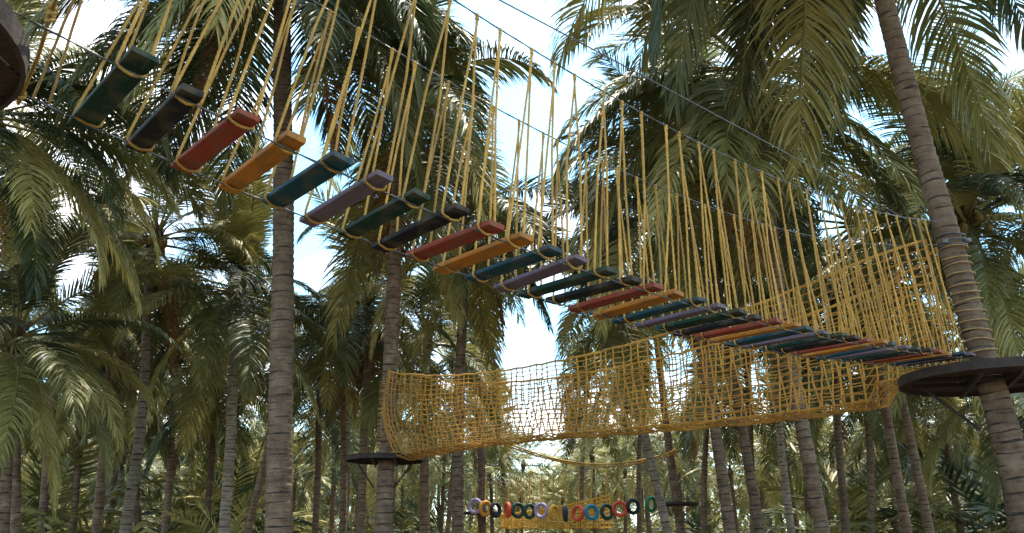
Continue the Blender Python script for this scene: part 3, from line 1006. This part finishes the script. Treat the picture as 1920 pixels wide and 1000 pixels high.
COLS = ['green', 'black', 'red', 'orange', 'teal', 'lilac']
BW, BT = 0.036 * KB, 0.0105 * KB                                # half width, half thickness of a board
for k in range(NPL):
    t = TK[k]
    tilt = (np.polyval(np.polyder(pz), t))
    ax1 = DB + UPZ * tilt
    ax1 /= np.linalg.norm(ax1)
    q0 = QB + DB * rr.gauss(0, .022) + UPZ * rr.gauss(0, .016)
    q0 /= np.linalg.norm(q0)
    ax1 = ax1 + UPZ * rr.gauss(0, .06)
    ax2 = np.cross(q0, ax1) * -1
    ax2 /= np.linalg.norm(ax2)
    if ax2[2] < 0:
        ax2 = -ax2
    ax1 = np.cross(ax2, q0)
    c = bridge_pt(t, PL / 2 + rr.gauss(0, .010)) - BO
    mb = MB()
    mb.box((0, 0, 0), np.eye(3), (PL / 2 * rr.uniform(.97, 1.035), BW * rr.uniform(.93, 1.06), BT * rr.uniform(.9, 1.15)), .004)
    cn = COLS[k % 6]
    o = mb.build('plank', M['paint_' + cn], bridge, smooth=False)
    from mathutils import Matrix
    mtx = Matrix([[q0[i], ax1[i], ax2[i], c[i]] for i in range(3)] + [[0, 0, 0, 1]])
    o.matrix_local = mtx
    o["label"] = cn + ' painted plank'
    inv = np.array(mtx.inverted())
    for w, q in ((0, INS), (1, PL - INS)):
        f = (t - TK[0]) / (TK[-1] - TK[0])
        ttop = t + (.20 * (1 - f) - .27 * f + rr.gauss(0, .02)) * KB
        top = P0 + DB * ttop + QB * q + UPZ * (hz(ttop, w) - .004)
        qq = q + rr.gauss(0, .008)
        e = [bridge_pt(t, qq) + ax1 * sx * (BW + .006) + ax2 * sz * (BT + .004) for sx, sz in ((-1, 1), (-1, -1), (1, -1), (1, 1))]
        low = bridge_pt(t, qq) - ax2 * (BT + .012 + rr.uniform(0, .012))
        j = [DB * rr.gauss(0, .012) + QB * rr.gauss(0, .012) for _ in range(2)]
        path = [top + UPZ * .008, top - UPZ * .03 - DB * .004, (top + e[0]) / 2 + j[0], e[0], e[1], low, e[2], e[3], (top + e[3]) / 2 + j[1], top - UPZ * .03 + DB * .004, top + UPZ * .008]
        near = k < 14
        Pm = rope_path(path, .009 if near else .016)
        mb = MB()
        Pl = np.c_[Pm - BO, np.ones(len(Pm))] @ inv.T
        mb.tube(Pl[:, :3], .0066, 6, 0, lobes=.2, twist=150 if near else 90)
        kp = np.c_[np.array([top, top - UPZ * .022]) - BO, np.ones(2)] @ inv.T
        for kq in kp[:, :3]:
            mb.blob(kq, (.013, .013, .013), 6, 5, 0, seed=k, jit=.2)
        mb.build('rope_sling', M['rope'], o)

# the knotted tie rope at the near start of the bridge
mb = MB()
a, b = at(97, 20, 1.83 * KB), at(40, 178, 2.17 * KB)
top = a + (a - b) * 1.2
mb.tube(rope_path([top, a, (a + b) / 2 + np.array([.01, 0, 0]), b, b + (b - a) * .12], .01) - BO, .0085, 6, 0, lobes=.2, twist=150)
for c, s in ((a, .017), (a - UPZ * .028, .013), (b, .015)):
    for j in range(3):
        an = np.linspace(0, 2 * math.pi, 14)
        mb.tube(np.stack([c[0] + s * np.cos(an) * .8, c[1] + s * np.sin(an) * .8, c[2] + (j - 1) * .011 + .012 * np.sin(an + j * 2.1)], 1) - BO, .0075, 6, 0, lobes=.15, twist=150)
mb.build('tie_rope', M['rope'], bridge)
for (p1, p2) in (((62, 240 - 55), (150, -30)), ((92, 195), (165, -40))):
    mb = MB()
    a, b = at(*p1, 2.2 * KB), at(*p2, 2.02 * KB)
    mb.tube(rope_path([a, (a + b) / 2, b], .01) - BO, .0062, 6, 0, lobes=.2, twist=190)
    mb.build('tie_rope', M['rope_old'], bridge)

# ------------------------------------------------------------------ round platforms on the palms
PLZ = 1.115 * KB + EYE


def platform(c, r, label, seed, trunk_r, struts=(0, 180, 90), a0=0.4):
    rn = np.random.default_rng(seed)
    t = thing('tree_platform', (c[0], c[1], c[2]), label, 'platform', 'round platforms on the palms')
    nb = 9
    mb = MB()
    w = 2 * r / nb
    for i in range(nb):                               # boards laid side by side, cut to a circle, open round the trunk
        x0, x1 = -r + i * w + .004, -r + (i + 1) * w - .004
        def yl(x): return math.sqrt(max(r * r - x * x, 1e-5))
        def hole(x): return math.sqrt(max((trunk_r + .03) ** 2 - x * x, 0))
        xm = np.linspace(x0, x1, 4)
        through = any(hole(x) > 0 for x in xm)
        for sgn in ((1,) if not through else (-1, 1)):
            lo = [(-yl(x) if not through else sgn * hole(x)) for x in xm]
            hi = [(yl(x) if not through else sgn * yl(x)) for x in xm]
            z0, z1 = rn.uniform(-.003, .003), .03 + rn.uniform(-.003, .003)
            V = [(x, l, z0) for x, l in zip(xm, lo)] + [(x, h, z0) for x, h in zip(xm, hi)]
            V += [(v_[0], v_[1], z1) for v_ in V]
            F = []
            for j in range(3):
                F += [[j, j + 1, 5 + j, 4 + j], [8 + j, 12 + j, 13 + j, 9 + j], [j, 8 + j, 9 + j, j + 1], [4 + j, 5 + j, 13 + j, 12 + j]]
            F += [[0, 4, 12, 8], [3, 11, 15, 7]]
            mb.add(V, F)
    mb.build('deck', M['deck'], t, smooth=False)
    mb = MB()
    an = np.linspace(0, 2 * math.pi, 49)[:-1]
    prof = [(r - .006, -.05), (r + .012, -.05), (r + .012, .036), (r - .006, .036)]
    V = np.array([[(pr * math.cos(a), pr * math.sin(a), pz_) for pr, pz_ in prof] for a in an]).reshape(-1, 3)
    i = np.arange(48)[:, None] * 4
    j = np.arange(4)[None]
    i2, j2 = (i + 4) % 192, (j + 1) % 4
    mb.add(V, np.stack([i + j, i2 + j, i2 + j2, i + j2], -1).reshape(-1, 4))
    mb.build('rim', M['iron'], t, smooth=False)
    for k in range(2):
        mb = MB()
        a = a0 + k * math.pi / 2
        d = np.array([math.cos(a), math.sin(a), 0])
        s_ = np.array([-d[1], d[0], 0])
        for sg in (-1, 1):
            mb.box(s_ * sg * (trunk_r + .03) - UPZ * (.028 + k * .042), [d, s_, UPZ], (r * .84, .02, .02), .003)
        mb.build('beam', M['iron'], t, smooth=False)
    for k in struts:
        a = R(k) + a0
        d = np.array([math.cos(a), math.sin(a), 0])
        mb = MB()
        mb.tube(np.array([d * r * .74 - UPZ * .06, d * (trunk_r + .015) - UPZ * .50]), .016, 6)
        mb.build('strut', M['iron'], t)
    return t


A_top, A_low = at(1540, -430, A_Y), at(1835, 640, A_Y)
A_dir = (A_top - A_low) / (A_top[2] - A_low[2])


def on_stem(low, dirv, z):
    return low + dirv * (z - low[2])


AC = on_stem(A_low, A_dir, PLZ)
AC = on_stem(A_low, A_dir, PLZ + .06 * KB)
platform(AC, .60 * KB, 'large dark round platform around the lashed palm at the right end of the bridge', 1, .14, a0=-.35)
DC = on_stem(D_BASE, (D_TOP - D_BASE) / (D_TOP - D_BASE)[2], PLZ)
platform(DC, .50 * KB, 'round platform on the palm at the left end of the net bridge', 2, .16, a0=.1)
MC = np.array([-1.79 * KB, 1.69 * KB, PLZ + .13 * KB])
platform(MC, .54 * KB, 'dark platform close overhead in the top left corner where the plank bridge starts', 3, .18, a0=.3)
FC = on_stem(FR_BASE, (FR_TOP - FR_BASE) / (FR_TOP - FR_BASE)[2], at(1272, 945, 24.0 * KB)[2])
platform(FC, .60 * KB, 'small far platform at the right end of the tyre row', 4, .17, a0=.2)
F2 = on_stem(FL_BASE, (FL_TOP - FL_BASE) / (FL_TOP - FL_BASE)[2], at(890, 962, 26.0 * KB)[2])
platform(F2, .55 * KB, 'small far platform half hidden at the left end of the tyre row', 5, .16, a0=.2)

# the palm that carries the near platform (its trunk stands just outside the frame)
r_ = np.random.default_rng(99)
base = np.array([MC[0] - .05, MC[1] - .02, 0])
tM = thing('palm_tree', base, 'palm overhead whose frond tips hang into the top left corner above the first planks', 'palm tree')
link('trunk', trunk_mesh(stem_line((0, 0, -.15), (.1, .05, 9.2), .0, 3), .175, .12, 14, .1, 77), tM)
cM = link('crown', HEARTS[1], tM)
cM.location = (.1, .05, 9.2)
for k in range(24):
    age = 1 + 8 * (k + .5) / 24
    o = link('frond', FR['fine', int(min(8, age)), k % 3], cM)
    az = k * 2.4 + .4
    o.location = (math.cos(az) * .1, math.sin(az) * .1, .4 - .08 * age)
    o.rotation_euler = (0, 0, az)
    o.scale = (4.4 * r_.uniform(.9, 1.08),) * 3

# ------------------------------------------------------------------ rope lashings round the two trunks
def lashing(low, dirv, z0, z1, n, rad0, rad1, label, rr_):
    c0 = on_stem(low, dirv, z0)
    mb = MB()
    rn = np.random.default_rng(n)
    for i in range(n):
        f = (i + rn.uniform(-.15, .15)) / (n - 1)
        c = on_stem(low, dirv, z0 + (z1 - z0) * f) - c0
        an = np.linspace(0, 2 * math.pi, 33)[:-1]
        rd = (rad0 + (rad1 - rad0) * f) * (1 + .01 * rn.normal(0, 1, 32)) + rr_
        tx, ty = rn.normal(0, .07, 2)
        P = np.stack([rd * np.cos(an), rd * np.sin(an), rd * np.cos(an) * tx + rd * np.sin(an) * ty], 1) + c
        mb.tube(P, rr_, 6, closed=True)
    o = mb.build('rope_lashing', M['rope_old'])
    o.location = c0
    return tag(o, label, 'rope')


HA = A_top[2]


def TRA(f):                                          # radius of the right platform palm at height share f
    return .085 + .06 * (1 - f) ** .9 + .002


lashing(A_low, A_dir, PLZ + .06, PLZ + 1.06 * KB, 15, TRA(.30), TRA(.40), 'spaced yellow rope rings wound round the right platform palm', .0065)
Dd = (D_TOP - D_BASE) / (D_TOP - D_BASE)[2]
lashing(D_BASE, Dd, PLZ + .06, PLZ + 1.0 * KB, 30, .150, .143, 'close wound rope rings round the left platform palm', .010)

# ------------------------------------------------------------------ net bridge: an open trough of knotted net between the two platforms
def net_bridge(pA, pB, topz, botz, wt, wb, cell, row, rad, mat, label, edge=.012, seed=0, knots=True, sway=.012, inset=(.2, .3)):
    rn = np.random.default_rng(seed)
    pA, pB = np.asarray(pA, float), np.asarray(pB, float)
    d = (pB - pA) * np.array([1, 1, 0])
    Lb = np.linalg.norm(d)
    d /= Lb
    qd = np.array([-d[1], d[0], 0])
    if qd[1] > 0:
        qd = -qd                                      # qd points to the camera side
    org = (pA + pB) / 2
    t = thing('net_bridge', org, label, 'net bridge', 'net bridges')
    nc = int(Lb / cell)
    u = np.linspace(inset[0], Lb - inset[1], nc)
    zt, zb = topz(u), botz(u)
    pinch = np.clip(np.minimum(u - inset[0], Lb - inset[1] - u) / .7, 0, 1)
    ht = .17 + (wt - .17) * np.sin(pinch * math.pi / 2)
    hb = .17 + (wb - .17) * np.sin(pinch * math.pi / 2)
    nr = int(np.mean(zt - zb) / row)
    nb = max(3, int(2 * wb / row))

    def grid(kind):
        m = nb if kind == 'floor' else nr
        G = np.zeros((nc, m + 1, 3))
        for j in range(m + 1):
            f = j / m
            if kind == 'floor':
                off = hb * (1 - 2 * f)
                z = zb - .03 * np.sin(f * math.pi)
            else:
                sg = 1 if kind == 'near' else -1
                bulge = .05 * math.sin(f * math.pi)
                off = sg * (ht * (1 - f) + hb * f + bulge)
                z = zt * (1 - f) + zb * f
            G[:, j] = pA * np.array([1, 1, 0]) + d * u[:, None] + qd * off[:, None] + UPZ * z[:, None]
        m1 = G.shape[1]
        # slack: verticals bunch and lean, rows wander
        ph = rn.uniform(0, 6.28, 6)
        U, J = np.meshgrid(u, np.arange(m1) / max(1, m1 - 1), indexing='ij')
        shift = cell * .14 * np.sin(U * 5.1 + ph[0]) * np.sin(J * 2.0 + ph[1]) + cell * .16 * np.sin(U * 11.3 + ph[2] + J * 1.7)
        lift = row * .22 * np.sin(U * 7.7 + J * 4 + ph[3]) * np.sin(J * math.pi) + row * .08 * np.sin(U * 17 + ph[4])
        outw = sway * 1.6 * np.sin(U * 4.1 + J * 3 + ph[5]) * np.sin(J * math.pi)
        ue = (U - inset[0]) / 1.3
        shift = shift + np.exp(-ue * 1.2) * (-.12 * np.sin(J * math.pi) + .30 * J ** 3) * (Lb > 6 and kind != 'floor')
        G += d * (shift + rn.normal(0, cell * .04, U.shape))[..., None] + UPZ * (lift + rn.normal(0, row * .06, U.shape))[..., None] + qd * (outw + rn.normal(0, sway * .4, U.shape))[..., None]
        return G - org

    for kind in ('near', 'floor', 'far'):
        G = grid(kind)
        mb = MB()
        for i in range(nc):
            mb.tube(G[i], rad * rn.uniform(1.2, 1.6), 4, caps=False)
        for j in range(G.shape[1]):
            e = j == 0 and kind != 'floor'
            Q = G[:, j]
            mb.tube(Q, edge if e else rad, 5 if e else 4, caps=False)
            if not e:                                  # each row is two cords that part between the knots
                Q2 = Q.copy()
                Q2[:-1] = Q[:-1] + UPZ * rad * 1.2
        if knots:
            mb.octas(G.reshape(-1, 3), rad * rn.uniform(2.0, 3.2, G.shape[0] * G.shape[1]))
        nm = {'near': 'side_net', 'far': 'side_net', 'floor': 'floor_net'}[kind]
        mb.build(nm, mat, t, smooth=False)
    return t


pA_, pB_ = DC.copy(), AC.copy()
nd = (pB_ - pA_) * np.array([1, 1, 0])
nL = np.linalg.norm(nd)
nd /= nL
nq = np.array([-nd[1], nd[0], 0])
nq = -nq if nq[1] > 0 else nq


def net_fit(pixels, off, deg):
    pts = np.array([on_plane(px, py, pA_ + nq * off, nq) for px, py in pixels])
    s = (pts - pA_) @ nd
    return np.poly1d(np.polyfit(s, pts[:, 2], deg))


NT = net_fit([(750, 700), (800, 705), (900, 700), (1000, 688), (1100, 662), (1200, 640), (1290, 620), (1460, 552), (1640, 478), (1730, 430)], .34 * KB, 4)
NB = net_fit([(760, 850), (790, 846), (900, 826), (1000, 818), (1100, 808), (1200, 800), (1290, 793), (1400, 783), (1500, 770), (1600, 755), (1690, 738)], .2 * KB, 3)
net_bridge(pA_, pB_, NT, lambda u: np.maximum(NB(u), np.where(u < .70, PLZ + .05, np.where(u > nL - .98, PLZ + .06 * KB + .05, -9))), .34 * KB, .20 * KB, .136, .073, .0068, M['net'], 'long sagging trough of knotted orange rope net between the two platform palms', .016, seed=3)

# the guide line above the net, and the safety line above the plank bridge
def cable(name, pts, rad, label, cat, mat, group=None, knots=()):
    pts = np.asarray(pts, float)
    c = pts.mean(0)
    mb = MB()
    mb.tube(pts - c, rad, 6)
    for kq in knots:
        mb.blob(np.asarray(kq) - c, rad * 3, 6, 5)
    o = mb.build(name, mat)
    o.location = c
    return tag(o, label, cat, group)


mid0 = (near0 + far0) / 2
cable('safety_cable', [mid0 + DB * t + UPZ * np.polyval(HC, t) for t in np.linspace(T0 - .6, T1 + .1, 40)], .0052,
      'topmost thin steel line crossing the sky above the plank bridge', 'cable', M['steel'])
NG = net_fit([(1540, 444), (1580, 450), (1625, 452), (1704, 438), (1735, 418)], .0, 2)
gp0 = at(1440, 425, 9.0 * KB)
gp1 = on_stem(A_low, A_dir, PLZ + 1.10 * KB)
cable('guide_cable', [gp0 * (1 - f) + gp1 * f - UPZ * .5 * f * (1 - f) for f in np.linspace(-1.2, 1, 40)], .006,
      'thin dark line running from the lashed palm above the net', 'cable', M['steel'])
# collar of cable clamps where the hand lines meet the trunk
mb = MB()
for i, zc in enumerate((PLZ + 1.08 * KB, PLZ + 1.11 * KB, PLZ + 1.15 * KB)):
    c = on_stem(A_low, A_dir, zc) - on_stem(A_low, A_dir, PLZ + 1.1 * KB)
    an = np.linspace(0, 2 * math.pi, 29)[:-1]
    mb.tube(np.stack([.136 * np.cos(an), .136 * np.sin(an), .012 * np.sin(an + i * 2)], 1) + c, .007, 6, closed=True)
mb.box((-.12, -.09, .0), np.eye(3), (.03, .02, .025), .004)
mb.box((.145, -.03, .03), np.eye(3), (.04, .02, .02), .004)
o = mb.build('cable_collar', M['steel'])
o.location = on_stem(A_low, A_dir, PLZ + 1.1 * KB)
tag(o, 'dark steel loops and clamps round the lashed palm above its rope rings', 'cable clamp')

# ------------------------------------------------------------------ the row of hanging tyres
tz6 = lambda x, y: (600 + x * .3646, 640 + y * .3646)
TY = [((798, 848), 'lilac', 75, 720, 'lilac painted tyre hanging first at the left end of the row'),
      ((850, 860), 'orange', 50, 705, 'orange painted tyre hanging next to the lilac tyre at the left end'),
      ((903, 868), 'black', 40, 705, 'black tyre between the left orange tyre and the first red tyre'),
      ((966, 868), 'red', 15, 740, 'narrow red tyre turned sideways, left part of the row'),
      ((1017, 870), 'dark green', 60, 700, 'dark green tyre right after the narrow red tyre'),
      ((1077, 874), 'dark green', 50, 690, 'dark green tyre just left of the middle lilac tyre'),
      ((1138, 872), 'lilac', 65, 685, 'lilac tyre in the middle of the row'),
      ((1200, 882), 'yellow', 38, 680, 'yellow tyre right of the middle lilac tyre'),
      ((1262, 887), 'navy', 8, 670, 'navy black tyre seen almost edge on'),
      ((1327, 885), 'red', 42, 662, 'red tyre between the edge-on dark tyre and the blue tyre'),
      ((1397, 880), 'blue', 68, 656, 'bright blue tyre right of the second red tyre'),
      ((1475, 878), 'dark green', 62, 650, 'dark green tyre right of the bright blue tyre'),
      ((1543, 862), 'red', 85, 646, 'large round red tyre near the right end'),
      ((1610, 850), 'black', 60, 642, 'black tyre second from the right end'),
      ((1703, 838), 'green', 50, 650, 'green tyre hanging beside the small far platform')]


def tyre_mesh(seed):
    mb = MB()
    n, prof = 40, []
    for a in np.linspace(0, 2 * math.pi, 13)[:-1]:      # fat tyre section with an open bead on the inside
        x = .052 * math.cos(a) * (1.0 if math.cos(a) > 0 else .8)
        y = .062 * math.sin(a) * (1 if math.cos(a) > -.3 else .72)
        prof.append((x, y))
    an = np.arange(n) * 2 * math.pi / n
    V = []
    for i, a in enumerate(an):
        for j, (x, y) in enumerate(prof):
            rad = .155 + x + (.004 if (i % 2 and x > .035) else 0)
            V.append((rad * math.cos(a), y, rad * math.sin(a)))
    m = len(prof)
    i = np.arange(n)[:, None]
    j = np.arange(m)[None]
    F = np.stack([i * m + j, ((i + 1) % n) * m + j, ((i + 1) % n) * m + (j + 1) % m, i * m + (j + 1) % m], -1).reshape(-1, 4)
    mb.add(V, F)
    return mb


cab = []
for i, ((x, y), cn, face, ytop, lab) in enumerate(TY):
    px, py = tz6(x, y)
    Yt = (25.2 - (x - 798) / 905 * 1.0) * KB
    c = at(px, py, Yt)
    topp = at(*tz6(x + 3, ytop), Yt)
    cab.append(topp)
    t = thing('hanging_tyre', c, lab, 'tyre', 'tyres hanging in a row')
    w = link('tyre', tyre_mesh(i).mesh('tyre', M['tyre_' + cn]), t)
    w.rotation_euler = (R(rr.uniform(-5, 5)), R(rr.uniform(-8, 8)), R(90 - face) * (1 if i % 3 else -1))
    mb = MB()
    w.scale = (KB * 1.1,) * 3
    mb.tube(rope_path([(0, 0, .20 * KB), (0, 0, .6 * KB), topp - c], .05), .027, 5)
    mb.blob((0, 0, .21 * KB), (.03, .03, .03), 6, 5)
    mb.blob(topp - c, (.028, .028, .028), 6, 5)
    mb.build('hanging_rope', M['rope'], t)
cab = [on_stem(FL_BASE, (FL_TOP - FL_BASE) / (FL_TOP - FL_BASE)[2], cab[0][2] + .1)] + cab + [on_stem(FR_BASE, (FR_TOP - FR_BASE) / (FR_TOP - FR_BASE)[2], cab[-1][2] + .05)]
cable('tyre_cable', cab, .010, 'thin line from which the row of painted tyres hangs', 'cable', M['steel'])

# slack hand ropes above the tyres
for lab, pts in (('upper of the two slack yellow ropes above the row of tyres', [(900, 500), (1030, 552), (1210, 602), (1400, 628), (1600, 628), (1750, 582), (1835, 562)]),
                 ('lower of the two slack yellow ropes above the row of tyres', [(900, 512), (1060, 570), (1230, 622), (1350, 638), (1500, 642), (1650, 627), (1835, 572)])):
    P = np.array([at(*tz6(x, y), (21.5 + (x - 900) / 935 * 2.3) * KB) for x, y in pts])
    d = np.linspace(0, 1, len(P))
    u = np.linspace(0, 1, 50)
    C = np.stack([np.polyval(np.polyfit(d, P[:, k], 4), u) for k in range(3)], 1)
    cable('slack_rope', C, .030, lab, 'rope', M['rope'], 'slack ropes above the tyres', knots=[C[-3]])

# far yellow net bridge behind the tyres
q1, q2 = at(938, 985, 28.6 * KB), at(1146, 985, 28.6 * KB)
ztop = [at(938, 966, 28.6 * KB)[2], at(1040, 952, 28.6 * KB)[2], at(1146, 928, 28.6 * KB)[2]]
Lf = np.linalg.norm((q2 - q1)[:2])
pf = np.poly1d(np.polyfit([0, Lf / 2, Lf], ztop, 2))
zb_ = at(1040, 989, 28.6 * KB)[2]
net_bridge(q1, q2, pf, lambda u: np.full_like(u, zb_) + .0, .32 * KB, .24 * KB, .16, .10, .012, M['net_far'], 'far bright yellow net bridge hanging behind the row of tyres', .03, seed=9, inset=(.02, .02))
mb = MB()
rn_ = np.random.default_rng(4)
org = (q1 + q2) / 2
hp = []
for i in range(22):
    f = i / 21
    p = q1 * (1 - f) + q2 * f
    z0 = pf(f * Lf)
    a_ = np.array([p[0], p[1] - .32, z0])
    b_ = np.array([p[0], p[1] - .32, at(930 + 210 * f, 905 + 22 * f - 26 * f * (1 - f) * 0, 28.6 * KB)[2]])
    hp.append(b_)
    mb.tube(np.array([a_, b_]) - org, .013, 5)
    mb.blob(b_ - org, (.04, .04, .04), 6, 5)
mb.tube(np.array(hp) - org, .012, 5)
o = mb.build('hand_rope', M['rope'])
o.location = org
tag(o, 'far knotted hand rope standing above the bright yellow net', 'rope')
